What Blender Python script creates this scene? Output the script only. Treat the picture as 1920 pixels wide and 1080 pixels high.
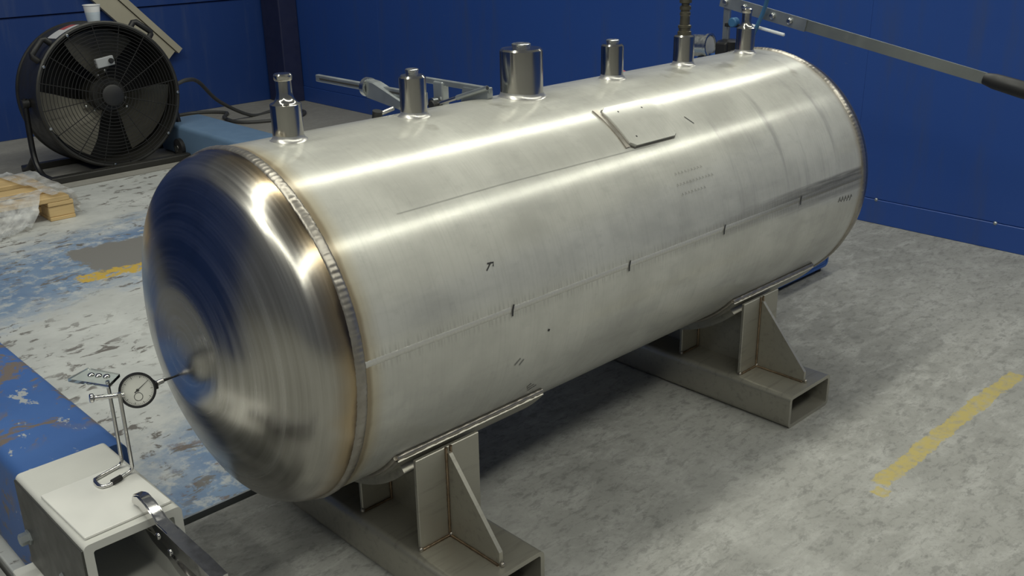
import bpy, bmesh, math, random
from math import sin, cos, pi, sqrt, radians, atan2, tan
from mathutils import Vector, Matrix, Euler

random.seed(7)
for o in list(bpy.data.objects):
    bpy.data.objects.remove(o)
scene = bpy.context.scene
COL = scene.collection

# ------------------------------------------------------------------ units
# Lengths below are given in tank radii, heights from the tank axis; U metres each.
U = 0.25
H = 1.547                      # axis height above the floor
LT = 4.928                     # weld to weld
FZ = -H

def W(x, y, z):
    return Vector((x * U, y * U, (z + H) * U))

# ------------------------------------------------------------------ camera
cam_d = bpy.data.cameras.new('camera')
cam = bpy.data.objects.new('camera', cam_d)
COL.objects.link(cam)
cam.location = W(-2.451, -4.654, 2.148)
cam.rotation_euler = (1.204, 0.018, -0.766)
cam_d.sensor_width = 36.0
cam_d.lens = 1861.0 / 1920.0 * 36.0
cam_d.clip_start = 0.02
scene.camera = cam

# ------------------------------------------------------------------ world, lamps, exposure
world = bpy.data.worlds.new('hall')
scene.world = world
world.use_nodes = True
world.node_tree.nodes['Background'].inputs[0].default_value = (0.62, 0.66, 0.70, 1)
world.node_tree.nodes['Background'].inputs[1].default_value = 0.17

def strip_lamp(name, a, b, width, watts, col=(1.0, 1.0, 0.87)):
    d = bpy.data.lights.new(name, 'AREA')
    d.shape = 'RECTANGLE'
    A, B = W(*a), W(*b)
    d.size = (B - A).length
    d.size_y = width
    d.energy = watts
    d.color = col
    o = bpy.data.objects.new(name, d)
    COL.objects.link(o)
    o.location = (A + B) / 2
    v = B - A
    o.rotation_euler = (0, 0, atan2(v.y, v.x))
    return o
strip_lamp('strip_lamp_rear', (-13.0, 1.6, 12.0), (23.0, 4.1, 12.0), 0.16, 128)
strip_lamp('strip_lamp_front', (-13.0, -11.2, 12.0), (23.0, -6.4, 12.0), 0.16, 118)
strip_lamp('strip_lamp_fill', (-11.0, -9.0, 12.0), (-11.0, 5.0, 12.0), 0.16, 30)  # added fill lamp, lifts the floor under the near head

vs = scene.view_settings
vs.view_transform = 'Standard'
vs.look = 'None'
vs.exposure = 0.0
vs.gamma = 1.0
vs.use_curve_mapping = False

# ------------------------------------------------------------------ node helpers
class G:
    def __init__(s, name):
        s.m = bpy.data.materials.new(name)
        s.m.use_nodes = True
        s.t = s.m.node_tree
        s.b = s.t.nodes['Principled BSDF']
    def set(s, sock, v):
        if isinstance(v, bpy.types.NodeSocket):
            s.t.links.new(v, sock)
        elif isinstance(v, (tuple, list)):
            if sock.type == 'RGBA' and len(v) == 3:
                v = (*v, 1)
            sock.default_value = v
        else:
            sock.default_value = v
    def n(s, typ, **kw):
        nd = s.t.nodes.new(typ)
        for k, v in kw.items():
            setattr(nd, k, v)
        return nd
    def math(s, op, a, b=0.0, c=0.0, clamp=False):
        nd = s.n('ShaderNodeMath', operation=op, use_clamp=clamp)
        s.set(nd.inputs[0], a); s.set(nd.inputs[1], b); s.set(nd.inputs[2], c)
        return nd.outputs[0]
    def add(s, a, b): return s.math('ADD', a, b)
    def sub(s, a, b): return s.math('SUBTRACT', a, b)
    def mul(s, a, b): return s.math('MULTIPLY', a, b)
    def step(s, v, a, b):
        """0 below a, 1 above b (smooth); a may exceed b."""
        nd = s.n('ShaderNodeMapRange', interpolation_type='SMOOTHSTEP')
        s.set(nd.inputs[0], v)
        if a <= b:
            nd.inputs[1].default_value = a; nd.inputs[2].default_value = b
            nd.inputs[3].default_value = 0; nd.inputs[4].default_value = 1
        else:
            nd.inputs[1].default_value = b; nd.inputs[2].default_value = a
            nd.inputs[3].default_value = 1; nd.inputs[4].default_value = 0
        return nd.outputs[0]
    def band(s, v, lo, hi, soft):
        return s.mul(s.step(v, lo - soft, lo + soft), s.step(v, hi + soft, hi - soft))
    def rng(s, v, a, b, lo=0.0, hi=1.0):
        nd = s.n('ShaderNodeMapRange')
        s.set(nd.inputs[0], v)
        for i, q in enumerate((lo, hi, a, b)):
            nd.inputs[i + 1].default_value = q
        return nd.outputs[0]
    def mix(s, f, a, b):
        nd = s.n('ShaderNodeMix', data_type='RGBA')
        s.set(nd.inputs[0], f); s.set(nd.inputs[6], a); s.set(nd.inputs[7], b)
        return nd.outputs[2]
    def obj(s):
        return s.n('ShaderNodeTexCoord').outputs['Object']
    def geo(s):
        return s.n('ShaderNodeNewGeometry').outputs['Position']
    def xyz(s, v):
        nd = s.n('ShaderNodeSeparateXYZ'); s.set(nd.inputs[0], v)
        return nd.outputs[0], nd.outputs[1], nd.outputs[2]
    def vec(s, x, y, z):
        nd = s.n('ShaderNodeCombineXYZ')
        for i, q in enumerate((x, y, z)):
            s.set(nd.inputs[i], q)
        return nd.outputs[0]
    def scale(s, v, sc):
        nd = s.n('ShaderNodeVectorMath', operation='MULTIPLY')
        s.set(nd.inputs[0], v); nd.inputs[1].default_value = sc
        return nd.outputs[0]
    def noise(s, v, sc, detail=4.0, rough=0.55, dist=0.0):
        nd = s.n('ShaderNodeTexNoise')
        s.set(nd.inputs['Vector'], v)
        nd.inputs['Scale'].default_value = sc
        nd.inputs['Detail'].default_value = detail
        nd.inputs['Roughness'].default_value = rough
        nd.inputs['Distortion'].default_value = dist
        return nd.outputs[0]
    def bump(s, h, strength=0.2, dist=0.01):
        nd = s.n('ShaderNodeBump')
        nd.inputs['Strength'].default_value = strength
        nd.inputs['Distance'].default_value = dist
        s.set(nd.inputs['Height'], h)
        s.t.links.new(nd.outputs[0], s.b.inputs['Normal'])
    def out(s, col=None, rough=None, metal=None, **kw):
        if col is not None: s.set(s.b.inputs['Base Color'], col)
        if rough is not None: s.set(s.b.inputs['Roughness'], rough)
        if metal is not None: s.set(s.b.inputs['Metallic'], metal)
        for k, v in kw.items():
            s.set(s.b.inputs[k.replace('_', ' ')], v)
        return s.m

M = {}
def simple(name, col, rough=0.5, metal=0.0, var=0.15, sc=12.0, bump=0.0, **kw):
    g = G(name)
    o = g.obj()
    f = g.noise(o, sc, 5)
    c = g.mix(f, tuple(q * (1 - var) for q in col), tuple(min(1, q * (1 + var)) for q in col))
    if bump:
        g.bump(g.noise(o, sc * 8, 3), bump, 0.002)
    r = g.rng(g.noise(o, sc * 2.3, 3), max(0.02, rough - .08), min(1, rough + .08), .3, .7)
    M[name] = g.out(c, r, metal, **kw)
    return M[name]

XM = LT / 2                    # the tank's own origin lies under its middle
def tank_coords(g):
    x, y, z = g.xyz(g.scale(g.obj(), (1 / U, 1 / U, 1 / U)))
    x = g.add(x, XM); z = g.sub(z, H)
    ang = g.math('ARCTAN2', z, g.mul(y, -1.0))     # 0 at the camera-side flank, pi/2 on top
    return x, y, z, ang

SEAM = radians(4.9)
def mat_shell():
    g = G('pickled_stainless')
    x, y, z, ang = tank_coords(g)
    v = g.vec(x, y, z)
    cloud = g.noise(v, 1.6, 6, 0.6)
    fine = g.noise(v, 14, 4, 0.6)
    col = g.mix(g.step(cloud, .34, .66), (0.475, 0.47, 0.43), (0.60, 0.595, 0.545))
    col = g.mix(g.mul(g.step(fine, .55, .75), .25), col, (0.36, 0.355, 0.33))
    brush = g.noise(g.vec(g.mul(x, 60.0), g.mul(ang, 2.0), 0.0), 1.0, 3, .6)
    col = g.mix(g.mul(g.step(brush, .45, .7), .22), col, (0.40, 0.395, 0.36))
    stain = g.noise(g.vec(g.mul(x, .9), g.mul(ang, 2.2), 2.0), 1.7, 5, .62)
    col = g.mix(g.mul(g.step(stain, .52, .7), .3), col, (0.36, 0.36, 0.345))
    # handling smears running round the shell toward the far end
    sm = g.noise(g.vec(g.mul(x, 7.0), g.mul(ang, .9), 0.0), 1.0, 4, .6)
    smf = g.mul(g.step(sm, .52, .74), g.band(x, 2.9, 4.7, .35))
    smf = g.mul(smf, g.band(ang, .1, 1.1, .22))
    col = g.mix(g.mul(smf, .55), col, (0.27, 0.27, 0.26))
    sm2 = g.noise(g.vec(g.mul(x, 1.1), g.mul(ang, 6.0), 4.0), 1.0, 4, .6)
    col = g.mix(g.mul(g.step(sm2, .52, .75), .22), col, (0.30, 0.295, 0.275))
    # heat-affected band of the long seam, darker to the far end
    ds = g.math('ABSOLUTE', g.sub(ang, SEAM))
    ripple = g.noise(g.vec(g.mul(x, 55.0), g.mul(ang, 3.0), 0.0), 1.0, 1, .5)
    wob = g.add(ds, g.mul(g.sub(ripple, .5), .03))
    tick = g.step(g.noise(g.vec(g.mul(x, 62.0), 0.0, 0.0), 1.0, 0, .5), .45, .6)
    tk = g.mul(g.mul(g.step(ds, .075, .03), tick), .27)
    col = g.mix(tk, col, (0.25, 0.245, 0.22))
    hb = g.mul(g.step(wob, .075, .03), g.math('MULTIPLY', g.step(x, 1.5, 4.6), .6))
    hb = g.mul(hb, g.rng(g.noise(g.vec(g.mul(x, 1.6), g.mul(ang, 30), 0.), 1.0, 3), .5, 1.0, .3, .6))
    col = g.mix(hb, col, (0.17, 0.165, 0.145))
    hz2 = g.mul(g.band(g.sub(ang, SEAM), .012, .085, .012), g.step(x, 2.7, 4.6))
    hz3 = g.mul(g.band(g.sub(ang, SEAM), -.085, -.04, .012), g.step(x, 3.1, 4.8))
    hzn = g.rng(g.noise(g.vec(g.mul(x, 3.0), g.mul(ang, 60.), 0.), 1.0, 4), .55, 1.0, .35, .6)
    col = g.mix(g.mul(g.add(g.mul(hz2, .85), g.mul(hz3, .5)), hzn), col, (0.13, 0.125, 0.11))
    # straw tint beside the ring welds
    dn = g.add(x, g.mul(g.noise(g.vec(g.mul(ang, 3.0), 0., 0.), 1.5, 3), -.03))
    col = g.mix(g.mul(g.step(dn, .15, .02), .6), col, (0.40, 0.32, 0.17))
    col = g.mix(g.mul(g.step(dn, .055, .03), .7), col, (0.20, 0.15, 0.09))
    col = g.mix(g.mul(g.step(x, LT - .1, LT - .02), .6), col, (0.25, 0.2, 0.13))
    # dirty thumb marks on the crest
    sp = g.noise(v, 3.3, 3, .5)
    col = g.mix(g.mul(g.mul(g.step(sp, .62, .74), g.band(ang, 1.0, 2.0, .1)), .5), col, (0.2, 0.19, 0.15))
    rough = g.rng(g.noise(g.vec(g.mul(x, 9.), g.mul(ang, 2.5), 0.), 1.0, 4), .205, .235, .3, .7)
    M['shell'] = g.out(col, rough, 0.17, Specular_IOR_Level=0.35)

def mat_head():
    g = G('spun_stainless')
    x, y, z, ang = tank_coords(g)
    r = g.math('SQRT', g.add(g.mul(y, y), g.mul(z, z)))
    ring = g.noise(g.vec(g.mul(r, 26.0), g.mul(x, 26.), g.mul(ang, .35)), 1.0, 5, .65)
    col = g.mix(g.step(ring, .3, .7), (0.41, 0.395, 0.36), (0.54, 0.525, 0.49))
    tn = g.noise(g.vec(g.mul(ang, 2.0), r, x), 1.6, 3)
    d0 = g.math('MINIMUM', g.math('ABSOLUTE', x), g.math('ABSOLUTE', g.sub(x, LT)))
    d = g.add(d0, g.mul(g.sub(tn, .5), .10))
    col = g.mix(g.mul(g.step(d, .17, .03), .75), col, (0.42, 0.29, 0.13))
    col = g.mix(g.mul(g.step(d, .055, .02), .85), col, (0.11, 0.085, 0.07))
    blot = g.noise(g.vec(x, y, z), 2.2, 5, .6)
    col = g.mix(g.mul(g.step(blot, .5, .75), .4), col, (0.22, 0.21, 0.20))
    rough = g.rng(ring, .19, .29, .3, .7)
    g.bump(ring, .025, .004)
    M['head'] = g.out(col, rough, 1.0)

def mat_weld():
    g = G('weld_metal')
    o = g.obj()
    f = g.noise(o, 60, 4)
    c = g.mix(f, (0.24, 0.215, 0.18), (0.46, 0.435, 0.40))
    M['weld'] = g.out(c, g.rng(f, .30, .42), .85)

def mat_saddle():
    g = G('mill_stainless')
    o = g.obj()
    f = g.noise(o, 6, 6, .6)
    s = g.noise(g.scale(o, (3, 30, 30)), 3, 4)
    c = g.mix(f, (0.34, 0.325, 0.28), (0.48, 0.465, 0.41))
    c = g.mix(g.mul(g.step(s, .5, .75), .35), c, (0.17, 0.165, 0.15))
    M['saddle'] = g.out(c, g.rng(f, .34, .5), 0.75)

def mat_heat():
    g = G('heat_tinted_weld')
    o = g.obj()
    f = g.noise(o, 70, 4)
    c = g.mix(f, (0.10, 0.065, 0.04), (0.42, 0.33, 0.24))
    M['heat'] = g.out(c, .35, 1.0)

def mat_concrete():
    g = G('worn_concrete')
    p = g.geo()
    x, y, z = g.xyz(p)
    big = g.noise(p, 1.7, 6, .62)
    mid = g.noise(g.scale(p, (1.0, 2.1, 1.0)), 9, 8, .72, .4)
    fine = g.noise(p, 90, 4, .7)
    c = g.mix(g.step(big, .32, .68), (0.215, 0.215, 0.203), (0.305, 0.305, 0.288))
    c = g.mix(g.mul(g.step(mid, .45, .66), .75), c, (0.385, 0.385, 0.368))
    spk = g.noise(g.scale(p, (1.0, 2.0, 1.0)), 30, 6, .75, .3)
    c = g.mix(g.mul(g.step(spk, .50, .62), .5), c, (0.13, 0.13, 0.124))
    c = g.mix(g.mul(g.step(fine, .5, .7), .35), c, (0.14, 0.14, 0.135))
    # worn lighter lanes across the bay
    lane = g.noise(g.vec(g.mul(x, 5.0), g.mul(y, 1.1), 0.), 1.0, 5, .6)
    c = g.mix(g.mul(g.step(lane, .48, .72), .3), c, (0.44, 0.44, 0.42))
    # older bay beyond the back of the plate is a browner screed
    far = g.step(y, 9.0 * U, 9.6 * U)
    c = g.mix(g.mul(far, .6), c, (0.27, 0.255, 0.225))
    # yellow line paint, flaked at the rim
    wob = g.mul(g.sub(g.noise(p, 32, 4, .7), .5), .035)
    yy = g.add(y, wob); xx = g.add(x, wob)
    ym = g.mul(g.band(yy, -2.215 * U, -2.085 * U, .0015), g.band(xx, 3.32 * U, 5.68 * U, .004))
    y2 = g.mul(g.band(yy, -2.26 * U, -2.15 * U, .002), g.band(xx, 3.18 * U, 3.285 * U, .003))
    ym = g.math('MAXIMUM', ym, y2)
    flake = g.rng(g.noise(p, 55, 5, .7), .35, .95, .35, .55)
    c = g.mix(g.mul(ym, flake), c, (0.42, 0.345, 0.115))
    h = g.add(mid, g.mul(fine, .4))
    g.bump(h, .18, .004)
    M['concrete'] = g.out(c, .78, 0.0)

def mat_plate():
    g = G('flaking_floor_paint')
    p = g.geo()
    x, y, z = g.xyz(p)
    n1 = g.noise(p, 5.0, 8, .7)
    n2 = g.noise(g.scale(p, (1, 1.6, 1)), 17, 7, .68, .5)
    wob = g.mul(g.sub(n1, .5), .6)
    c = g.mix(g.step(n1, .35, .7), (0.42, 0.43, 0.42), (0.53, 0.54, 0.525))
    # older blue coat showing through in two places
    yb = g.add(y, g.mul(g.add(x, 0.), -.15))
    b1 = g.band(g.add(yb, wob), 5.3 * U, 7.2 * U, .12)
    b2 = g.step(g.add(g.add(y, wob), g.mul(x, -.9)), 2.2 * U, 1.1 * U)
    bl = g.math('MAXIMUM', b1, b2)
    bl = g.mul(bl, g.rng(g.noise(p, 24, 6, .7), .25, 1.0, .38, .5))
    blue = g.mix(g.noise(p, 11, 5), (0.05, 0.115, 0.27), (0.20, 0.30, 0.42))
    c = g.mix(g.mul(bl, .9), c, blue)
    # bare steel flakes
    ch = g.mul(g.step(n2, .545, .605), g.step(g.noise(p, 3.0, 3), .34, .56))
    c = g.mix(ch, c, (0.14, 0.13, 0.12))
    ch2 = g.mul(g.step(g.noise(p, 13, 6, .7), .55, .62), b2)
    c = g.mix(g.mul(ch2, .9), c, (0.15, 0.115, 0.10))
    # smooth grey mended patch with a rest of yellow line at its front
    w2 = g.mul(g.sub(g.noise(p, 14, 4, .7), .5), .12)
    px, py = g.add(x, w2), g.add(g.add(y, w2), g.mul(x, .12))
    patch = g.mul(g.band(px, 1.36 * U, 3.4 * U, .006), g.band(py, 6.12 * U, 7.15 * U, .008))
    c = g.mix(patch, c, (0.185, 0.18, 0.17))
    yl = g.mul(g.band(px, 1.1 * U, 3.2 * U, .006), g.band(g.add(py, g.mul(x, -.04)), 5.86 * U, 6.12 * U, .006))
    c = g.mix(g.mul(yl, g.step(g.noise(p, 38, 5, .7), .4, .5)), c, (0.50, 0.34, 0.06))
    g.bump(g.sub(n2, g.mul(ch, .6)), .2, .004)
    M['plate'] = g.out(c, .62, 0.0)

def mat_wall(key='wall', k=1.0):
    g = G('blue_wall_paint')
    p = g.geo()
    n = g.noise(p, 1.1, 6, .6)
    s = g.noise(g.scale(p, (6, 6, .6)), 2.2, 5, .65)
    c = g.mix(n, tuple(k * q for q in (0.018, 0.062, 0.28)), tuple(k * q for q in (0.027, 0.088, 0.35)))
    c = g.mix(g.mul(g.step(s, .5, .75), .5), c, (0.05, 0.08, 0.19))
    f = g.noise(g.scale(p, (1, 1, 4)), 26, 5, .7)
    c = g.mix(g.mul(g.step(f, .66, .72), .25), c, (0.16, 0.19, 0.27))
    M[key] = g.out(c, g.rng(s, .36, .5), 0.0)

def mat_beam():
    g = G('scuffed_blue_paint')
    p = g.obj()
    n = g.noise(p, 16, 7, .68, .4)
    k = g.noise(p, 5, 3)
    c = g.mix(g.noise(p, 7, 4), (0.03, 0.085, 0.27), (0.06, 0.14, 0.36))
    rust = g.mul(g.step(n, .50, .57), g.step(k, .38, .52))
    c = g.mix(rust, c, (0.14, 0.115, 0.10))
    wh = g.step(g.noise(g.scale(p, (1, .6, 1)), 23, 5, .7), .62, .66)
    c = g.mix(wh, c, (0.33, 0.35, 0.37))
    M['beam'] = g.out(c, .5, 0.0)

def mat_wood():
    g = G('pallet_wood')
    p = g.obj()
    f = g.noise(g.scale(p, (2, 26, 26)), 3, 6, .6)
    M['wood'] = g.out(g.mix(f, (0.42, 0.28, 0.12), (0.68, 0.50, 0.25)), .7, 0.0)

def mat_film():
    g = G('stretch_film')
    p = g.obj()
    f = g.noise(p, 30, 5, .65)
    g.bump(f, .5, .006)
    t = g.n('ShaderNodeBsdfTransparent')
    m = g.n('ShaderNodeMixShader')
    g.out(g.mix(f, (0.55, 0.56, 0.56), (0.8, 0.81, 0.81)), .28, 0.0)
    g.set(m.inputs[0], g.rng(g.noise(p, 22, 4), .18, .72, .3, .68))
    g.t.links.new(t.outputs[0], m.inputs[1])
    g.t.links.new(g.b.outputs[0], m.inputs[2])
    g.t.links.new(m.outputs[0], g.t.nodes['Material Output'].inputs[0])
    M['film'] = g.m

for f in (mat_shell, mat_head, mat_weld, mat_saddle, mat_heat, mat_concrete, mat_plate, mat_wall, mat_beam, mat_wood, mat_film):
    f()
mat_wall('shaded_wall', .60)  # same blue paint, darkened to stand in for weaker light
simple('turned', (0.52, 0.505, 0.46), .18, 1.0, .05, 6)
g = G('seam_bead')
x, y, z, ang = tank_coords(g)
M['seam'] = g.out(g.mix(g.step(x, 2.6, 4.5), (0.57, 0.56, 0.515), (0.22, 0.215, 0.195)), .36, .3)
simple('outline', (0.12, 0.115, 0.10), .6, .2, .1)
simple('mill_print', (0.36, 0.36, 0.335), .5, .2, .05)
simple('bright_weld', (0.66, 0.645, 0.61), .34, .8, .08, 40)
simple('zinc', (0.56, 0.57, 0.56), .28, 1.0, .1, 40)
simple('chrome', (0.62, 0.61, 0.60), .14, 1.0, .06, 40)
simple('galvanised', (0.40, 0.43, 0.44), .42, .8, .18, 14)
simple('lever_steel', (0.28, 0.30, 0.29), .45, .7, .15, 14)
simple('oiled_brass', (0.15, 0.14, 0.105), .42, .8, .3, 40)
simple('ink', (0.035, 0.035, 0.035), .7, 0.0, .1)
simple('faded_ink', (0.23, 0.23, 0.22), .6, 0.3, .1)
simple('black_paint', (0.011, 0.011, 0.012), .38, 0.0, .2)
simple('black_drum', (0.032, 0.031, 0.028), .42, 0.2, .3)
simple('black_plastic', (0.016, 0.016, 0.017), .5, 0.0, .15)
simple('guard_wire', (0.012, 0.012, 0.013), .75, 0.0, .2)
simple('fan_blade', (0.20, 0.19, 0.16), .45, .6, .15)
simple('box_paint', (0.56, 0.56, 0.53), .55, 0.0, .1, 10, .1)
simple('box_shade', (0.075, 0.075, 0.07), .45, .5, .2, 10)
simple('ground_plate', (0.76, 0.755, 0.72), .5, .15, .08, 8)
simple('cup_white', (0.80, 0.80, 0.80), .4, 0.0, .03)
simple('cup_water', (0.55, 0.62, 0.68), .3, 0.0, .05)
simple('sticker_white', (0.66, 0.66, 0.66), .5, 0.0, .04)
simple('switch_grey', (0.36, 0.37, 0.38), .5, 0.0, .05)
simple('sticker_red', (0.52, 0.10, 0.10), .5, 0.0, .04)
simple('beige', (0.42, 0.39, 0.30), .5, 0.0, .1)
simple('dial_white', (0.62, 0.62, 0.58), .4, 0.0, .03)
simple('dial_black', (0.02, 0.02, 0.022), .35, .2, .1)
simple('glare_beam', (0.14, 0.23, 0.36), .45, 0.0, .12, 8)  # blue beam paint, lightened to stand in for glare
simple('cable_grey', (0.06, 0.06, 0.058), .55, 0.0, .1)
simple('bright_white', (0.85, 0.88, 0.9), .3, 0.0, .02)
simple('hose_blue', (0.05, 0.16, 0.32), .4, 0.0, .1)
simple('hose_red', (0.55, 0.10, 0.09), .4, 0.0, .1)
simple('navy_post', (0.02, 0.025, 0.07), .5, 0.0, .2)
simple('pump_blue', (0.02, 0.09, 0.33), .35, 0.0, .1)
simple('black_pit', (0.012, 0.012, 0.012), .9, 0.0, .1)
simple('yellow_plastic', (0.5, 0.43, 0.15), .5, 0.0, .1)
g = G('clear_acrylic'); M['acrylic'] = g.out((0.93, 0.99, 0.97), .06, 0.0, Transmission_Weight=1.0, IOR=1.2)
g = G('gauge_glass'); M['glass'] = g.out((0.95, 0.97, 0.98), .03, 0.0, Transmission_Weight=1.0, IOR=1.05)

# ------------------------------------------------------------------ object helpers
def thing(name, label, cat, loc, group=None):
    o = bpy.data.objects.new(name, None)
    o.empty_display_size = .05
    COL.objects.link(o)
    o.location = W(*loc)
    o['label'] = label; o['category'] = cat
    if group: o['group'] = group
    return o

def root_loc(p):
    v = Vector((0, 0, 0))
    while p is not None:
        v = v + p.location
        p = p.parent
    return v

def obj(name, bm, mat, parent=None, at=None, smooth=None, label=None):
    """bm holds tank-radius coordinates; becomes one mesh object."""
    org = root_loc(parent) if parent is not None else (W(*at) if at else Vector((0, 0, 0)))
    for v in bm.verts:
        v.co = W(*v.co) - org
    bmesh.ops.recalc_face_normals(bm, faces=bm.faces[:])
    me = bpy.data.meshes.new(name)
    if smooth is not None:
        for f in bm.faces: f.smooth = True
        for e in bm.edges:
            if len(e.link_faces) == 2 and e.calc_face_angle(0) > radians(smooth):
                e.smooth = False
    bm.to_mesh(me); bm.free()
    for m in (mat if isinstance(mat, (list, tuple)) else [mat]):
        me.materials.append(M[m])
    o = bpy.data.objects.new(name, me)
    COL.objects.link(o)
    if parent is not None: o.parent = parent
    else: o.location = org
    if label: o['label'] = label
    return o

def tag(o, label, cat, group=None):
    o['label'] = label; o['category'] = cat
    if group: o['group'] = group
    return o

def struct(o, label=None):
    o['kind'] = 'structure'
    if label: o['label'] = label
    return o

def B(): return bmesh.new()

def box(bm, x0, x1, y0, y1, z0, z1, bev=0.0, seg=2, mat=0):
    t = bmesh.new()
    bmesh.ops.create_cube(t, size=1)
    for v in t.verts:
        v.co = ((x0 + x1) / 2 + v.co.x * (x1 - x0), (y0 + y1) / 2 + v.co.y * (y1 - y0), (z0 + z1) / 2 + v.co.z * (z1 - z0))
    if bev:
        bmesh.ops.bevel(t, geom=t.edges[:], offset=bev, segments=seg, affect='EDGES', profile=.5)
    join(bm, t, mat)
    return bm

def join(bm, t, mat=0, mtx=None):
    vm = {}
    for v in t.verts:
        vm[v] = bm.verts.new(mtx @ v.co if mtx else v.co)
    for f in t.faces:
        try:
            nf = bm.faces.new([vm[v] for v in f.verts])
            nf.material_index = mat if mat else f.material_index
        except ValueError:
            pass
    t.free()

def lathe(bm, prof, org=(0, 0, 0), axis=(0, 0, 1), n=32, mat=0, closed=False):
    """prof: (r, h) pairs; h along axis from org."""
    ax = Vector(axis).normalized()
    q = ax.to_track_quat('Z', 'Y').to_matrix()
    rings = []
    for r, h in prof:
        if r < 1e-6:
            rings.append([bm.verts.new(Vector(org) + q @ Vector((0, 0, h)))])
        else:
            rings.append([bm.verts.new(Vector(org) + q @ Vector((r * cos(2 * pi * i / n), r * sin(2 * pi * i / n), h))) for i in range(n)])
    pairs = list(zip(rings, rings[1:]))
    if closed: pairs.append((rings[-1], rings[0]))
    for a, b in pairs:
        for i in range(n):
            j = (i + 1) % n
            vs = [a[0]] if len(a) == 1 else [a[i], a[j]]
            vs = vs + ([b[0]] if len(b) == 1 else [b[j], b[i]])
            if len(vs) > 2:
                try: bm.faces.new(vs).material_index = mat
                except ValueError: pass
    return bm

def cyl(bm, a, b, r, n=20, r2=None, bev=0.0, mat=0):
    a, b = Vector(a), Vector(b)
    L = (b - a).length
    r2 = r if r2 is None else r2
    e = min(bev, L * .4)
    pr = [(0, 0), (r - e, 0), (r, e), (r2, L - e), (r2 - e, L), (0, L)] if e else [(0, 0), (r, 0), (r2, L), (0, L)]
    return lathe(bm, pr, a, b - a, n, mat)

def tube(bm, pts, r, n=10, mat=0, cap=True):
    pts = [Vector(p) for p in pts]
    rs = r if isinstance(r, (list, tuple)) else [r] * len(pts)
    up = None
    rings = []
    for i, p in enumerate(pts):
        d = (pts[min(i + 1, len(pts) - 1)] - pts[max(i - 1, 0)]).normalized()
        if up is None:
            up = Vector((0, 0, 1)) if abs(d.z) < .9 else Vector((1, 0, 0))
        s = d.cross(up).normalized()
        up = s.cross(d).normalized()
        rings.append([bm.verts.new(p + rs[i] * (cos(2 * pi * k / n) * s + sin(2 * pi * k / n) * up)) for k in range(n)])
    for a, b in zip(rings, rings[1:]):
        for k in range(n):
            bm.faces.new((a[k], a[(k + 1) % n], b[(k + 1) % n], b[k])).material_index = mat
    if cap:
        bm.faces.new(rings[0]).material_index = mat
        bm.faces.new(rings[-1][::-1]).material_index = mat
    return bm

def smooth_path(pts, k=6):
    """Catmull-Rom through pts."""
    P = [Vector(p) for p in pts]
    P = [2 * P[0] - P[1]] + P + [2 * P[-1] - P[-2]]
    out = []
    for i in range(1, len(P) - 2):
        for j in range(k):
            t = j / k
            a, b, c, d = P[i - 1], P[i], P[i + 1], P[i + 2]
            out.append(.5 * ((2 * b) + (c - a) * t + (2 * a - 5 * b + 4 * c - d) * t * t + (3 * b - a - 3 * c + d) * t ** 3))
    out.append(P[-2])
    return out

def prism(bm, poly, axis, lo, hi, mat=0):
    """poly in the two other coordinates (in xyz order), extruded along axis."""
    def mk(p, t):
        c = list(p); c.insert(axis, t); return bm.verts.new(c)
    a = [mk(p, lo) for p in poly]; b = [mk(p, hi) for p in poly]
    n = len(poly)
    bm.faces.new(a).material_index = mat; bm.faces.new(b[::-1]).material_index = mat
    for i in range(n):
        bm.faces.new((a[i], b[i], b[(i + 1) % n], a[(i + 1) % n])).material_index = mat
    return bm

def rrect(x0, x1, z0, z1, r, k=5):
    out = []
    for cx, cz, a0 in ((x1 - r, z1 - r, 0), (x0 + r, z1 - r, pi / 2), (x0 + r, z0 + r, pi), (x1 - r, z0 + r, 1.5 * pi)):
        for i in range(k + 1):
            a = a0 + pi / 2 * i / k
            out.append((cx + r * cos(a), cz + r * sin(a)))
    return out

def hollow(bm, x0, x1, y0, y1, z0, z1, t, r, mat_in=0):
    """rectangular hollow section along y."""
    o = rrect(x0, x1, z0, z1, r); i = rrect(x0 + t, x1 - t, z0 + t, z1 - t, max(r - t, .012))
    n = len(o)
    O = [[bm.verts.new((x, y, z)) for x, z in o] for y in (y0, y1)]
    I = [[bm.verts.new((x, y, z)) for x, z in i] for y in (y0, y1)]
    for k in range(n):
        j = (k + 1) % n
        bm.faces.new((O[0][k], O[0][j], O[1][j], O[1][k]))
        bm.faces.new((I[0][k], I[1][k], I[1][j], I[0][j])).material_index = mat_in
        bm.faces.new((O[0][k], I[0][k], I[0][j], O[0][j]))
        bm.faces.new((O[1][k], O[1][j], I[1][j], I[1][k]))
    return bm

# ------------------------------------------------------------------ the setting
WX, WY = 8.75, 14.0
PX0, PX1, PY0, PY1 = -1.22, 5.62, 0.86, 9.9       # the painted steel floor plate
GAP = .085
fl = B()
for x0, x1, y0, y1 in ((-22, 16, -24, PY0 - GAP), (-22, PX0 - .04, PY0 - GAP, PY1 + .05), (PX1 + .04, 16, PY0 - GAP, PY1 + .05), (-22, 16, PY1 + .05, 24)):
    box(fl, x0, x1, y0, y1, FZ - .4, FZ)
struct(obj('floor', fl, 'concrete'))
struct(obj('floor_pit', box(B(), PX0 - .04, PX1 + .04, PY0 - GAP, PY1 + .05, FZ - .45, FZ - .25), 'black_pit'))
pl = struct(obj('floor_plate', box(B(), PX0, PX1, PY0, PY1, FZ - .24, FZ, .012, 2), 'plate'))
pl['label'] = 'flaking pale grey and blue painted steel floor plate'
obj('edge_angle', box(B(), PX0, PX1, PY0 - .018, PY0 - .001, FZ - .2, FZ + .004), 'galvanised', pl)

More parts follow.
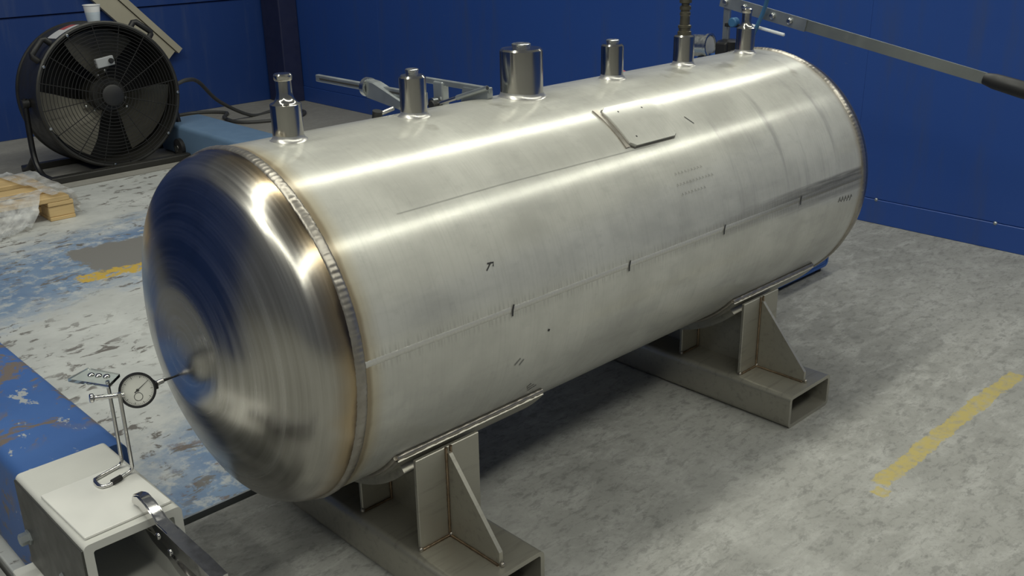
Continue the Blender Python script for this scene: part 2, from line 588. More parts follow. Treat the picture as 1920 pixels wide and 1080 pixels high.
wr = struct(obj('wall_right', box(B(), WX + .06, WX + .3, -24, WY + .3, FZ, 3.2), 'wall'))
yb = [-24, -18.4, -13.6, -8.8, -4.0, 1.02, 5.8, 10.6, WY]
for a, b in zip(yb, yb[1:]):
    obj('wall_panel', box(B(), WX + .012, WX + .06, a + .0006, b - .0006, -1.243, 3.2, .002, 1), 'wall', wr)
for a, b in zip([-24, -16, -8, 0.0 - 6.2, 6.4], [-16, -8, -6.2, 6.4, WY]):
    obj('kick_panel', box(B(), WX - .004, WX + .06, a + .003, b - .003, FZ, -1.249, .006, 1), 'wall', wr)
for y in (-9.1, -6.3, -3.5, -2.1, -.708, .704, 2.1, 3.5, 4.9, 7.7):
    obj('bolt', lathe(B(), [(0, .02), (.012, .018), (.022, .008), (.024, 0)], (WX + .005, y, -1.252), (-1, 0, 0), 10), 'galvanised', wr)
wl = struct(obj('wall_left', box(B(), -22, WX + .3, WY + .06, WY + .3, FZ, 9.0), 'shaded_wall'))
xb = [-22, -17, -12, -7, -2.2, 2.3, WX]
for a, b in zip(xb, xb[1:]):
    obj('wall_panel', box(B(), a + .004, b - .004, WY + .01, WY + .06, FZ, .515, .006, 1), 'shaded_wall', wl)
    obj('wall_panel', box(B(), a + .004, b - .004, WY - .03, WY + .06, .53, 9.0, .006, 1), 'shaded_wall', wl)
struct(obj('wall_for_reflection', box(B(), -4.3, -4.06, 1.6, WY, FZ, 4.0), 'shaded_wall'))  # unseen partition, added so the polished head reflects navy
struct(obj('trim_1', box(B(), 8.33, WX, 13.3, WY - .03, FZ, 3.3, .02), 'navy_post'), 'dark navy corner post')

# ------------------------------------------------------------------ the tank
tank = thing('pressure_tank', 'large horizontal stainless steel tank with domed ends on two welded saddles', 'tank', (XM, 0, FZ))

def shell_mesh(bm, x0, x1, r, nx, na):
    rows = [[bm.verts.new((x0 + (x1 - x0) * i / nx, -r * cos(2 * pi * k / na), r * sin(2 * pi * k / na))) for k in range(na)] for i in range(nx + 1)]
    for a, b in zip(rows, rows[1:]):
        for k in range(na):
            bm.faces.new((a[k], a[(k + 1) % na], b[(k + 1) % na], b[k]))
    return bm
obj('shell', shell_mesh(B(), 0, LT, 1.0, 24, 192), 'shell', tank, smooth=60)

def head_profile(s=.02, Rc=1.9, rk=.24, n=16):
    xc = -s + sqrt((Rc - rk) ** 2 - (1 - rk) ** 2)
    th = atan2(1 - rk, xc + s)
    P = [(0, .998), (-s, .998)]
    for i in range(1, n + 1):
        a = (pi / 2 - th) * i / n
        P.append((-s - rk * sin(a), .998 - rk + rk * cos(a)))
    for i in range(1, n + 33):
        a = th * (1 - i / (n + 32))
        P.append((xc - Rc * cos(a), Rc * sin(a) * .999))
    # the press leaves the middle of the crown a shade flatter
    xe = xc - sqrt(Rc * Rc - .34 ** 2)
    return [(x if r > .34 else xe + (x - xe) * .45, r) for x, r in P]
HP = head_profile()
def head_x(r):
    for (x0, r0), (x1, r1) in zip(HP, HP[1:]):
        if r1 <= r <= r0 and r0 > r1:
            return x0 + (x1 - x0) * (r0 - r) / (r0 - r1)
    return HP[-1][0]
obj('dished_head', lathe(B(), [(max(r, 0), x) for x, r in HP], (0, 0, 0), (1, 0, 0), 160), 'head', tank, smooth=60, label='spun and polished dished end facing the dial gauge')
obj('dished_head', lathe(B(), [(max(r, 0), -x) for x, r in HP], (LT, 0, 0), (1, 0, 0), 160), 'head', tank, smooth=60)

def ring_bead(x, w, hgt, n=600):
    bm = B(); rows = []
    for i in range(n):
        a = 2 * pi * i / n
        j = 1 + .10 * sin(i * 2 * pi / 3.0) + random.uniform(-.08, .08)
        xo = random.uniform(-.1, .1) * w * .2 + .005 * sin(a * 5)
        row = []
        for k in range(7):
            t = pi * k / 6
            rr = .997 + hgt * j * sin(t)
            row.append(bm.verts.new((x + xo - w * cos(t) / 2, -rr * cos(a), rr * sin(a))))
        rows.append(row)
    for i in range(n):
        for k in range(6):
            bm.faces.new((rows[i][k], rows[(i + 1) % n][k], rows[(i + 1) % n][k + 1], rows[i][k + 1]))
    return bm
obj('ring_weld', ring_bead(0.0, .062, .014), 'weld', tank, smooth=70)
obj('ring_weld', ring_bead(LT, .07, .014), 'weld', tank, smooth=70)

def long_bead():
    bm = B(); rows = []; n = 620
    for i in range(n + 1):
        x = .03 + (LT - .06) * i / n
        j = 1 + .35 * sin(i * 2 * pi / 3.0) + random.uniform(-.2, .2)
        row = []
        for k in range(5):
            t = pi * k / 4
            a = SEAM + .019 * cos(t) + random.uniform(-.001, .001)
            rr = .9985 + .005 * j * sin(t)
            row.append(bm.verts.new((x, -rr * cos(a), rr * sin(a))))
        rows.append(row)
    for p, q in zip(rows, rows[1:]):
        for k in range(4):
            bm.faces.new((p[k], q[k], q[k + 1], p[k + 1]))
    return bm
obj('seam_weld', long_bead(), 'seam', tank, smooth=70)

def on_shell(x, a, r=1.0025):
    return (x, -r * cos(a), r * sin(a))
def stroke(pts, w, name='pen_mark', mat='ink', r=1.0025):
    """a pen line on the shell through (x, angle) points, joined as a ribbon of width w."""
    bm = B(); rows = []
    for i, (x, a) in enumerate(pts):
        x0, a0 = pts[max(i - 1, 0)]; x1, a1 = pts[min(i + 1, len(pts) - 1)]
        dx, da = x1 - x0, a1 - a0
        L = sqrt(dx * dx + da * da) or 1
        nx, na = -da / L * w / 2, dx / L * w / 2
        rows.append((bm.verts.new(on_shell(x + nx, a + na, r)), bm.verts.new(on_shell(x - nx, a - na, r))))
    for p, q in zip(rows, rows[1:]):
        bm.faces.new((p[0], q[0], q[1], p[1]))
    return obj(name, bm, mat, tank)
for x in (1.015, 2.008, 3.006, 3.975):
    stroke([(x + .012, SEAM + .028), (x, SEAM - .004), (x - .004, SEAM - .036)], .013, r=1.0068)
def deg(*p): return [(x, radians(a)) for x, a in p]
stroke(deg((.885, 19.5), (.915, 21.0), (.93, 21.6)), .008); stroke(deg((.90, 21.5), (.945, 21.3), (.935, 20.2)), .009)
stroke(deg((1.30, -7.2), (1.315, -7.6)), .014)
for q in ([(1.28, -33.5), (1.33, -32.2)], [(1.30, -35.2), (1.36, -33.6)], [(1.265, -32.2), (1.29, -30.5)], [(1.06, -16.2), (1.10, -14.2)], [(1.10, -17.0), (1.13, -15.2)]):
    stroke(deg(*q), .010, mat='faded_ink')
stroke(deg((3.03, 52.5), (3.07, 48.5)), .008)
for i in range(5):      # initials beside the far ring weld
    x = 4.55 + i * .045
    stroke(deg((x, -3.2 - .3 * i), (x + .018, -1.0 - .2 * i), (x + .03, -3.0)), .008)
for row, (a, x0, n) in enumerate(((31.0, 2.62, 9), (26.8, 2.60, 12), (23.0, 2.62, 8))):   # faint mill stencil
    for i in range(n):
        x = x0 + i * .034
        stroke(deg((x, a - .55), (x + .008, a + .55), (x + .018, a - .35)), .004, 'mill_stencil', 'mill_print')
stroke(deg((.48, 44.0), (1.3, 44.6), (2.3, 44.2), (2.6, 44.0)), .004, 'scratch', 'mill_print')

# nozzles
def nozzle(x, body_r, body_top, label, neck=None, plug=None):
    e = .012
    if neck:      # swaged down to a small neck with a cap
        nr, n0, n1, cr, top = neck
        pr = [(0, .93), (body_r, .93), (body_r, body_top - .004), (body_r - .006, body_top)]
        for i in range(1, 9):
            t = i / 8
            pr.append((nr + (body_r - .008 - nr) * (1 - sin(t * pi / 2)) , body_top + (n0 - body_top) * (1 - cos(t * pi / 2)) ** .8))
        pr += [(nr, n1), (0, n1)]
    else:
        pr = [(0, .93), (body_r, .93), (body_r, body_top - e), (body_r - e, body_top), (0, body_top)]
    nz = obj('nozzle', lathe(B(), pr, (x, 0, 0), (0, 0, 1), 48), 'turned', tank, smooth=35, label=label)
    # fillet weld following the crest of the shell
    bm = B(); rows = []; n = 64
    for i in range(n):
        a = 2 * pi * i / n
        row = []
        j = 1 + .12 * sin(i * pi)
        for k in range(6):
            t = pi / 2 * k / 5
            rr = body_r + .036 * j * (1 - sin(t))
            px, py = x + rr * cos(a), rr * sin(a)
            row.append(bm.verts.new((px, py, sqrt(max(1 - py * py, 0)) - .004 + .034 * j * (1 - cos(t)))))
        rows.append(row)
    for i in range(n):
        for k in range(5):
            bm.faces.new((rows[i][k], rows[(i + 1) % n][k], rows[(i + 1) % n][k + 1], rows[i][k + 1]))
    obj('fillet_weld', bm, 'bright_weld', nz, smooth=60)
    if neck:
        obj('cap', lathe(B(), [(0, n1 - .01), (cr - .004, n1 - .01), (cr, n1 - .004), (cr, top - .008), (cr - .006, top), (0, top)], (x, 0, 0), (0, 0, 1), 36), 'turned', nz, smooth=35)
    if plug:
        r, top = plug
        obj('plug', lathe(B(), [(0, body_top - .01), (r * .92, body_top - .01), (r * .92, top - .016), (r, top - .014), (r, top - .004), (r - .006, top), (0, top)], (x, 0, 0), (0, 0, 1), 32), 'zinc', nz, smooth=35)
    return nz
nozzle(.3285, .083, 1.195, 'bottle-shaped nozzle nearest the polished end', neck=(.042, 1.255, 1.325, .049, 1.351))
nozzle(1.19, .080, 1.238, 'plugged nozzle second from the polished end', plug=(.040, 1.275))
nozzle(2.086, .140, 1.300, 'widest nozzle, short and thick, with a plug on top', plug=(.062, 1.331))
nozzle(2.983, .080, 1.238, 'plugged nozzle just past the widest one', plug=(.046, 1.267))
n5 = nozzle(3.8115, .079, 1.222, 'nozzle carrying a tall dark threaded fitting')
nozzle(4.635, .076, 1.200, 'bottle-shaped nozzle nearest the far end', neck=(.038, 1.262, 1.325, .043, 1.353))
fit = [(0, 1.215), (.052, 1.215), (.052, 1.245), (.044, 1.25), (.044, 1.27), (.050, 1.272), (.050, 1.29), (.038, 1.295), (.036, 1.36), (.040, 1.365), (.040, 1.385), (.034, 1.39), (.034, 1.40), (.042, 1.405),
       (.042, 1.43), (.030, 1.435), (.030, 1.45), (.046, 1.455), (.046, 1.53), (.032, 1.54), (.032, 1.62), (.02, 1.64), (0, 1.64)]
obj('test_fitting', lathe(B(), fit, (3.8115, 0, 0), (0, 0, 1), 24), 'oiled_brass', n5, smooth=35, label='dark threaded test fitting')

# nameplate bracket welded on the flank
def curved_plate(bm, x0, x1, a0, a1, r0, r1, n=14, rc=0.0):
    rows = []
    for i in range(n + 1):
        a = a0 + (a1 - a0) * i / n
        rows.append([bm.verts.new((x, -r * cos(a), r * sin(a))) for x, r in ((x0, r0), (x0, r1), (x1, r1), (x1, r0))])
    for p, q in zip(rows, rows[1:]):
        for k in range(4):
            bm.faces.new((p[k], p[(k + 1) % 4], q[(k + 1) % 4], q[k]))
    bm.faces.new(rows[0]); bm.faces.new(rows[-1][::-1])
    return bm
def bracket_mesh(x0, x1, a0, a1, r0, r1, rc=.045):
    # solid plate with rounded corners, bent to the shell
    pts = [(x, a) for x, a in rrect(x0, x1, a0, a1, rc, 5)]
    bm = B(); n = 12
    rows = []
    for k in range(n + 1):
        a = a0 + (a1 - a0) * k / n
        dd = min(a - a0, a1 - a)
        ins = 0 if dd >= rc else rc - sqrt(max(rc * rc - (rc - dd) ** 2, 0))
        rows.append([bm.verts.new((x, -r * cos(a), r * sin(a))) for x, r in ((x0 + ins, r0), (x0 + ins, r1 - .004), (x0 + ins + .004, r1), (x1 - ins - .004, r1), (x1 - ins, r1 - .004), (x1 - ins, r0))])
    for p, q in zip(rows, rows[1:]):
        for k in range(6):
            bm.faces.new((p[k], p[(k + 1) % 6], q[(k + 1) % 6], q[k]))
    bm.faces.new(rows[0]); bm.faces.new(rows[-1][::-1])
    return bm
br = obj('plate_bracket', bracket_mesh(2.345, 2.83, radians(45.0), radians(64.5), .998, 1.026), 'shell', tank, smooth=30, label='raised blank nameplate bracket')
obj('bracket_side', curved_plate(B(), 2.308, 2.347, radians(45.5), radians(65.5), .998, 1.011, 14), 'weld', br, smooth=40)
obj('bracket_shadow_rim', bracket_mesh(2.338, 2.838, radians(44.5), radians(65.0), .998, 1.0045), 'outline', br, smooth=30)  # dark rim: caulk line and painted edge shadow in one
for x, a in ((2.44, 48.5), (2.70, 60.5), (2.47, 61.0)):
    P = Vector(on_shell(x, radians(a), 1.0255))
    obj('rivet_hole', lathe(B(), [(0, .003), (.006, .002), (.008, 0)], P, (0, P.y, P.z), 8), 'ink', br)

# saddles
TH, TW, TY = .268, .575, 1.311
def bead(bm, a, b, r, n=8, k=22):
    a, b = Vector(a), Vector(b)
    k = max(4, int((b - a).length / (r * 1.1)))
    tube(bm, [a.lerp(b, i / k) for i in range(k + 1)], [r * random.uniform(.8, 1.15) for _ in range(k + 1)], n)
    return bm
def saddle(xc, which):
    x0, x1 = xc - TW / 2 - .012, xc + TW / 2 - .012
    zt = FZ + TH
    sk = obj('skid_tube', hollow(B(), x0, x1, -TY, TY, FZ, zt, .03, .045), 'saddle', tank, smooth=30, label=which)
    RP = 1.040; RF = 1.088
    # web along the tube, sloping ends outside the last ribs
    th = .026
    def rim(y): return -sqrt(RF * RF - y * y) + .010
    ys = [-.80 + 1.6 * i / 24 for i in range(25)]
    poly = [(-1.245, zt), (1.245, zt), (1.245, zt + .085), (.845, rim(.80) - .0)] + [(y, rim(y)) for y in ys[::-1]] + [(-.845, rim(.80)), (-1.245, zt + .085)]
    obj('saddle_web', prism(B(), poly, 0, xc - th / 2, xc + th / 2), 'saddle', sk)
    for y in (-.81, -.25, .25, .81):
        obj('saddle_rib', box(B(), xc - .232, xc + .235, y - th / 2, y + th / 2, zt, rim(abs(y) + .02), .004, 1), 'saddle', sk)
        s = -1 if y < 0 else 1
        for sx in (-1, 1):
            obj('fillet_weld', bead(B(), (xc + sx * (th / 2 + .004), y + s * (th / 2 + .004), zt), (xc + sx * (th / 2 + .004), y + s * (th / 2 + .004), rim(abs(y) + .02)), .009), 'heat', sk, smooth=60)
            obj('fillet_weld', bead(B(), (xc + sx * th, y - th / 2 - .004, zt + .003), (xc + sx * .232, y - th / 2 - .004, zt + .003), .010), 'heat', sk, smooth=60)
    for sy in (-1, 1):
        for sx in (-1, 1):
            obj('fillet_weld', bead(B(), (xc + sx * (th / 2 + .003), sy * .82, zt + .003), (xc + sx * (th / 2 + .003), sy * 1.24, zt + .003), .010), 'heat', sk, smooth=60)
    for P in ((xc - .232, -.822, zt + .008), (xc, -1.255, zt + .010), (xc - .012, -.83, zt + .012), (xc - .232, -.262, zt + .008)):
        tb = B()
        bmesh.ops.create_uvsphere(tb, u_segments=10, v_segments=6, radius=.015, matrix=Matrix.Translation(P))
        obj('weld_toe', tb, 'weld', sk, smooth=60)
    # curved flange on top of web and ribs, then the wear plate hugging the belly
    obj('saddle_flange', curved_plate(B(), xc - .265, xc + .285, radians(-46), radians(-134), RP - .002, RF, 60), 'saddle', sk, smooth=40)
    wp = obj('wear_plate', curved_plate(B(), xc - .33, xc + .80, radians(-40), radians(-140), .996, RP, 60), 'saddle', sk, smooth=40)
    for a in (-40, -140):
        obj('edge_weld', bead(B(), on_shell(xc - .33, radians(a), 1.014), on_shell(xc + .80, radians(a), 1.014), .019), 'weld', wp, smooth=60)
    for x in (xc - .33, xc + .80):
        obj('edge_weld', tube(B(), [on_shell(x, radians(-40 - i * 2.5), 1.010) for i in range(41)], .016, 8), 'weld', wp, smooth=60)
saddle(.660, 'hollow skid tube of the saddle at the polished end')
saddle(3.838, 'hollow skid tube of the saddle at the far end')

# ------------------------------------------------------------------ blue floor beams along the plate
def floor_beam(x0, x1, y0, y1, h, label, mat):
    bm = prism(B(), rrect(x0, x1, FZ, FZ + h, .07), 1, y0, y1)
    o = obj('floor_beam', bm, mat, at=((x0 + x1) / 2, (y0 + y1) / 2, FZ), smooth=30)
    return tag(o, label, 'beam', 'blue beams along the floor plate')
floor_beam(-1.16, -.565, .66, 9.6, .80, 'scuffed blue steel beam on the floor behind the grey box', 'beam')
floor_beam(4.62, 5.38, 7.4, 11.2, .50, 'blue beam with painted pale glare on the floor to the right of the fan', 'glare_beam')

# ------------------------------------------------------------------ grey box section, its plate, pliers and the dial gauge
bx = thing('box_section', 'open-ended grey steel box section at the lower left corner', 'steel box', (-.94, .17, FZ + .28))
bz = FZ + .85
obj('body', hollow(B(), -1.195, -.688, -.290, .640, FZ + .282, bz, .045, .030), 'box_paint', bx, smooth=30)
obj('shade_skin', box(B(), -1.206, -1.194, -.285, .635, FZ + .29, bz - .022, .003, 1), 'box_shade', bx, label='side face with painted shade')  # thin skin that darkens the box's left face as shade
def hexbolt(bm, P, ax, r, h):
    lathe(bm, [(0, 0), (r * 1.25, 0), (r * 1.25, h * .2), (r, h * .2), (r, h * .9), (r * .85, h), (0, h)], P, ax, 6)
    return bm
obj('bolt', hexbolt(B(), (-1.205, .57, -1.055), (-1, 0, 0), .036, .055), 'galvanised', bx)
obj('bolt', hexbolt(B(), (-1.205, .10, -1.06), (-1, 0, 0), .014, .015), 'galvanised', bx)
tag(obj('packing_block', box(B(), -1.31, -.62, -.02, .655, FZ, FZ + .281, .008, 1), 'box_paint', at=(-.96, .3, FZ)), 'grey packing block under the grey box section', 'block')

gp = B()
t = bmesh.new(); box(t, -.226, .226, -.272, .272, 0, .016, .003, 1)
join(gp, t, 0, Matrix.Translation((-.945, .033, bz + .001)) @ Matrix.Rotation(radians(1.2), 4, 'Z'))
tag(obj('ground_plate', gp, 'ground_plate', at=(-.94, .03, bz)), 'pale ground steel plate lying on the grey box section', 'plate')
pz = bz + .0175

dg = thing('dial_gauge', 'round dial gauge on a bent wire stand touching the tank end', 'dial gauge', (-.82, .2, pz))
wr_ = .010
zt = -.165
A, Bq = (-.747, .268), (-.734, .165)
w = B()
path = [(A[0], A[1], zt), (A[0], A[1], pz + .04), (A[0] - .012, A[1], pz + .018), (A[0] - .04, A[1], pz + wr_), (-.89, .240, pz + wr_), (-.918, .230, pz + wr_), (-.926, .205, pz + wr_),
        (-.926, .155, pz + wr_), (-.915, .130, pz + wr_), (-.885, .123, pz + wr_), (Bq[0] - .04, Bq[1], pz + wr_), (Bq[0] - .012, Bq[1], pz + .018), (Bq[0], Bq[1], pz + .04), (Bq[0], Bq[1], zt - .03)]
tube(w, path, wr_, 10)
obj('wire_stand', w, 'chrome', dg, smooth=50)
obj('base_clip', tube(B(), [(-.865, .127, pz + .016), (-.81, .143, pz + .016)], .016, 10), 'black_plastic', dg, smooth=50)
dc = Vector((-.624, .20, -.232))
ax = Vector((-.33, -.86, .40)).normalized()          # the face looks at the photographer
case = B()
lathe(case, [(0, -.055), (.074, -.050), (.090, -.042), (.096, -.02), (.096, .016), (.092, .022), (.084, .022), (.082, .010), (0, .010)], dc, ax, 48)
ca = obj('dial_case', case, 'dial_black', dg, smooth=35)
obj('dial_face', lathe(B(), [(0, .0125), (.082, .0125), (.082, .0105)], dc, ax, 40), 'dial_white', ca)
qm = ax.to_track_quat('Z', 'Y').to_matrix()
def on_face(u, v, h): return dc + qm @ Vector((u, v, h))
tk = B()
for i in range(50):
    a = 2 * pi * i / 50
    r0 = .066 if i % 5 == 0 else .072
    wv = .0014 if i % 5 == 0 else .0008
    c, s = cos(a), sin(a)
    vs_ = [tk.verts.new(on_face(r * c - k * s, r * s + k * c, .0135)) for r, k in ((r0, -wv), (.078, -wv), (.078, wv), (r0, wv))]
    tk.faces.new(vs_)
lathe(tk, [(.020, .0132), (.0215, .0136), (.023, .0132)], on_face(0, -.035, 0), ax, 20)
obj('scale_ticks', tk, 'ink', ca)
upv = (qm.transposed() @ Vector((.60, -.3, .55))); ua = atan2(upv.y, upv.x)
nd = B()
c, s = cos(ua), sin(ua)
nd.faces.new([nd.verts.new(on_face(u * c - v * s, u * s + v * c, .015)) for u, v in ((-.02, -.003), (.066, -.001), (.066, .001), (-.02, .003))])
lathe(nd, [(0, .017), (.007, .016), (.008, .013)], dc, ax, 12)
obj('needle', nd, 'ink', ca)
for sg, aa in ((1, 0.0), (-1, 0.0)):
    P = dc + Vector((.115 * sg, 0, -.01 * sg))
obj('bezel_clamp', box(B(), dc.x + .080, dc.x + .106, dc.y - .03, dc.y + .03, dc.z - .02, dc.z + .02, .006), 'dial_black', ca)
tip_y = .20; tip_z = -.226
tip_x = head_x(sqrt(tip_y ** 2 + tip_z ** 2))
obj('plunger_stem', cyl(B(), (dc.x + .09, dc.y, dc.z), (dc.x + .145, tip_y - .002, tip_z), .014, 14), 'chrome', dg, smooth=40)
obj('plunger', cyl(B(), (dc.x + .14, tip_y - .002, tip_z), (tip_x + .001, tip_y, tip_z), .009, 10, .005), 'dial_black', dg, smooth=40)
obj('clamp_rod', cyl(B(), (-.845, .225, -.205), (-.70, .185, -.225), .013, 12, bev=.004), 'chrome', dg, smooth=40)
obj('thumb_screw', cyl(B(), (-.866, .231, -.203), (-.845, .225, -.205), .025, 14, bev=.005), 'chrome', dg, smooth=40)
ac = B()
prism(ac, [(-.90, .40), (-.77, .46), (-.68, .26), (-.78, .17)], 2, zt + .012, zt + .030)
obj('clear_tab', ac, 'acrylic', dg, label='clear plastic clamp tab')
for P in ((-.772, .312, zt + .028), (-.747, .268, zt + .03), (-.796, .35, zt + .028)):
    obj('screw_head', lathe(B(), [(.018, 0), (.018, .008), (.012, .014), (0, .016)], P, (0, 0, 1), 12), 'chrome', dg, smooth=40)

pq = thing('locking_pliers', 'chrome locking pliers gripping the pale plate at the box edge', 'pliers', (-.845, -.30, bz - .1))
xx = -.845
def arm(name, pts, wds, x0, x1, mat):
    """flat forged piece in the y-z plane, thickness along x."""
    P = [Vector((0, y - .405, z)) for y, z in pts]
    L, R = [], []
    for i, p in enumerate(P):
        d = (P[min(i + 1, len(P) - 1)] - P[max(i - 1, 0)]).normalized()
        nrm = Vector((0, -d.z, d.y))
        L.append(p + nrm * wds[i] / 2); R.append(p - nrm * wds[i] / 2)
    ring = L + R[::-1]
    bm = B()
    prism(bm, [(v.y, v.z) for v in ring], 0, x0, x1)
    bmesh.ops.bevel(bm, geom=[e for e in bm.edges if abs(e.verts[0].co.x - e.verts[1].co.x) < 1e-6], offset=.008, segments=2, affect='EDGES')
    return obj(name, bm, mat, pq, smooth=40)
pt = pz + .002
DY = -.405
arm('upper_jaw', [(.27, pt + .012), (.245, pt + .045), (.19, pt + .062), (.12, pt + .050), (.05, pt + .012), (-.02, pt - .03)], [.026, .045, .055, .062, .075, .085], xx - .030, xx + .030, 'chrome')
arm('body', [(.0, pt - .015), (-.12, pt - .03), (-.28, pt - .032), (-.44, pt - .03), (-.60, pt - .03)], [.085, .095, .085, .080, .075], xx - .036, xx + .036, 'chrome')
arm('lower_jaw', [(.17, bz - .078), (.10, bz - .10), (.03, bz - .10), (-.05, bz - .09), (-.12, bz - .10)], [.026, .05, .075, .09, .07], xx - .024, xx + .024, 'chrome')
arm('release_handle', [(-.08, bz - .10), (-.18, bz - .135), (-.34, bz - .165), (-.50, bz - .165), (-.62, bz - .15)], [.06, .05, .045, .045, .04], xx - .030, xx + .030, 'chrome')
obj('adjusting_screw', lathe(B(), [(0, 0), (.026, 0), (.026, .07), (.034, .072), (.034, .11), (.028, .115), (0, .115)], (xx, -.60 + DY, pt - .03), (0, -1, 0), 20), 'chrome', pq, smooth=35)
for y, z in ((-.02, pt - .045), (-.14, bz - .06)):
    obj('rivet', cyl(B(), (xx - .044, y + DY, z), (xx + .044, y + DY, z), .018, 14, bev=.004), 'chrome', pq, smooth=40)

# ------------------------------------------------------------------ drum fan and what stands by it
fc = Vector((3.62, 10.5, -.415)); FR = 1.07; FD = .92
fan = thing('drum_fan', 'big round black drum fan on a low stand by the wall', 'fan', (3.62, 10.9, FZ))
til = Vector((0, -1, .06)).normalized()                 # blows toward -y, tipped up a touch
fq = til.to_track_quat('Z', 'X').to_matrix()
def FP(u, v, h):
    """u to the photo's right, v up, h forward from the drum's front rim."""
    side = Vector((1, 0, 0)); upd = side.cross(-til).normalized()
    if upd.z < 0: upd = -upd
    return fc + side * u + upd * v + til * h
def fanlathe(prof, n=72): return lathe(B(), prof, fc, til, n)
dr = obj('drum', fanlathe([(FR - .03, -FD), (FR, -FD), (FR + .018, -FD + .02), (FR + .018, -FD + .06), (FR, -FD + .08), (FR, -.08), (FR + .022, -.06), (FR + .022, -.01), (FR, .004), (FR - .03, 0), (FR - .03, -FD)]), 'black_drum', fan, smooth=35)
obj('back_panel', fanlathe([(0, -FD + .05), (FR - .02, -FD + .05), (FR - .02, -FD + .07), (0, -FD + .07)]), 'black_plastic', fan)
for a in (200, 262, 318, 355, 118, 150):
    P = FP((FR - .02) * cos(radians(a)), (FR - .02) * sin(radians(a)), .01)
    obj('rivet', lathe(B(), [(.024, 0), (.02, .014), (0, .02)], P, til, 10), 'zinc', dr, smooth=40)
gd = B()
for i in range(17):
    r = .20 + (FR - .05 - .20) * i / 16
    h = .05 * (1 - (r / FR) ** 2) + .008
    tube(gd, [FP(r * cos(2 * pi * k / 48), r * sin(2 * pi * k / 48), h) for k in range(49)], .0048, 5, cap=False)
for k in range(16):
    a = 2 * pi * k / 16 + .1
    tube(gd, [FP(r * cos(a), r * sin(a), .05 * (1 - (r / FR) ** 2)) for r in (.15, .4, .7, FR - .02)], .0065, 5)
gd_o = obj('front_guard', gd, 'guard_wire', fan, smooth=60)
hb = B(); lathe(hb, [(0, .075), (.13, .07), (.16, .055), (.165, .03), (0, .03)], fc, til, 28)
obj('hub_badge', hb, 'black_plastic', gd_o, smooth=35)
obj('motor', fanlathe([(0, -.10), (.24, -.10), (.27, -.14), (.27, -.52), (.2, -.56), (0, -.56)], 36), 'black_drum', fan, smooth=35)
for k, a0 in enumerate((214, 334, 94)):
    bm = B(); rows = []
    for i in range(9):
        r = .24 + (.97 - .24) * i / 8
        wdt = radians(22 + 14 * sin(pi * min(1, i / 6) * .5))
        row = []
        for j in range(7):
            t = j / 6 - .5
            a = radians(a0) + 2 * t * wdt - radians(8) * (i / 8)
            row.append(bm.verts.new(FP(r * cos(a), r * sin(a), -.26 + t * .30 - .03 * sin(pi * (t + .5)))))
        rows.append(row)
    for p, q in zip(rows, rows[1:]):
        for j in range(6): bm.faces.new((p[j], p[j + 1], q[j + 1], q[j]))
    r2 = bmesh.ops.solidify(bm, geom=bm.faces[:], thickness=.012)
    bl_ = obj('blade', bm, 'fan_blade', fan, smooth=40)
    for rr, da in ((.30, 10), (.36, -12)):
        P = FP(rr * cos(radians(a0 + da)), rr * sin(radians(a0 + da)), -.22)
        obj('rivet', lathe(B(), [(.02, -.06), (.02, .02), (0, .028)], P, til, 8), 'zinc', bl_)
# switch box behind the guard
sw = B(); t = bmesh.new(); box(t, -.135, .135, -.07, .07, -.06, .03, .01, 1)
frame = Matrix((( 1, 0, til.x, 0), (0, 0, til.y, 0), (0, 1, til.z, 0), (0, 0, 0, 1)))
P = FP(-.03, .50, .05); mt = Matrix.Translation(P) @ frame @ Matrix.Rotation(radians(8), 4, 'Z')
join(sw, t, 0, mt)
so = obj('switch_box', sw, 'switch_grey', fan, label='pale switch plate with a black knob')
kb = B(); lathe(kb, [(.038, .03), (.038, .06), (.03, .07), (0, .07)], (0, 0, 0), (0, 0, 1), 18)
k2 = B(); join(k2, kb, 0, mt @ Matrix.Translation((.08, 0, 0)))
obj('knob', k2, 'black_plastic', so, smooth=40)
# carrying handles on the drum
for a in (52, 138):
    c, s = cos(radians(a)), sin(radians(a))
    hw = .16
    pts = []
    for (dt, rr) in ((-hw, FR), (-hw, FR + .10), (-hw * .8, FR + .13), (hw * .8, FR + .13), (hw, FR + .10), (hw, FR)):
        pts.append(FP(rr * c - dt * s, rr * s + dt * c, -.16))
    obj('handle', tube(B(), pts, .046, 8), 'black_plastic', fan, smooth=50)
# pivots and stand
for sgn in (-1, 1):
    obj('pivot_knob', cyl(B(), FP(sgn * FR, 0, -.42), FP(sgn * (FR + .11), 0, -.42), .07, 18, bev=.012), 'black_plastic', fan, smooth=40)
yk = FP(0, 0, -.42).y
for sgn in (-1, 1):
    xs = fc.x + sgn * (FR + .06)
    obj('stand_leg', tube(B(), smooth_path([(xs, yk, fc.z + .05), (xs + sgn * .03, yk - .04, -.9), (xs + sgn * .05, yk - .12, -1.25), (xs + sgn * .04, yk - .3, FZ + .09), (xs, yk - .62, FZ + .05)], 5), .042, 10), 'black_paint', fan, smooth=50)
    obj('stand_leg', tube(B(), smooth_path([(xs + sgn * .05, yk - .10, -1.22), (xs + sgn * .05, yk + .2, -1.42), (xs + sgn * .03, yk + .5, FZ + .05)], 5), .042, 10), 'black_paint', fan, smooth=50)
obj('stand_bar', box(B(), fc.x - FR - .12, fc.x + FR + .10, yk - .70, yk - .56, FZ, FZ + .10, .015), 'black_drum', fan)
obj('stand_bar', box(B(), fc.x - FR - .12, fc.x + FR + .10, yk + .44, yk + .56, FZ, FZ + .10, .015), 'black_drum', fan)
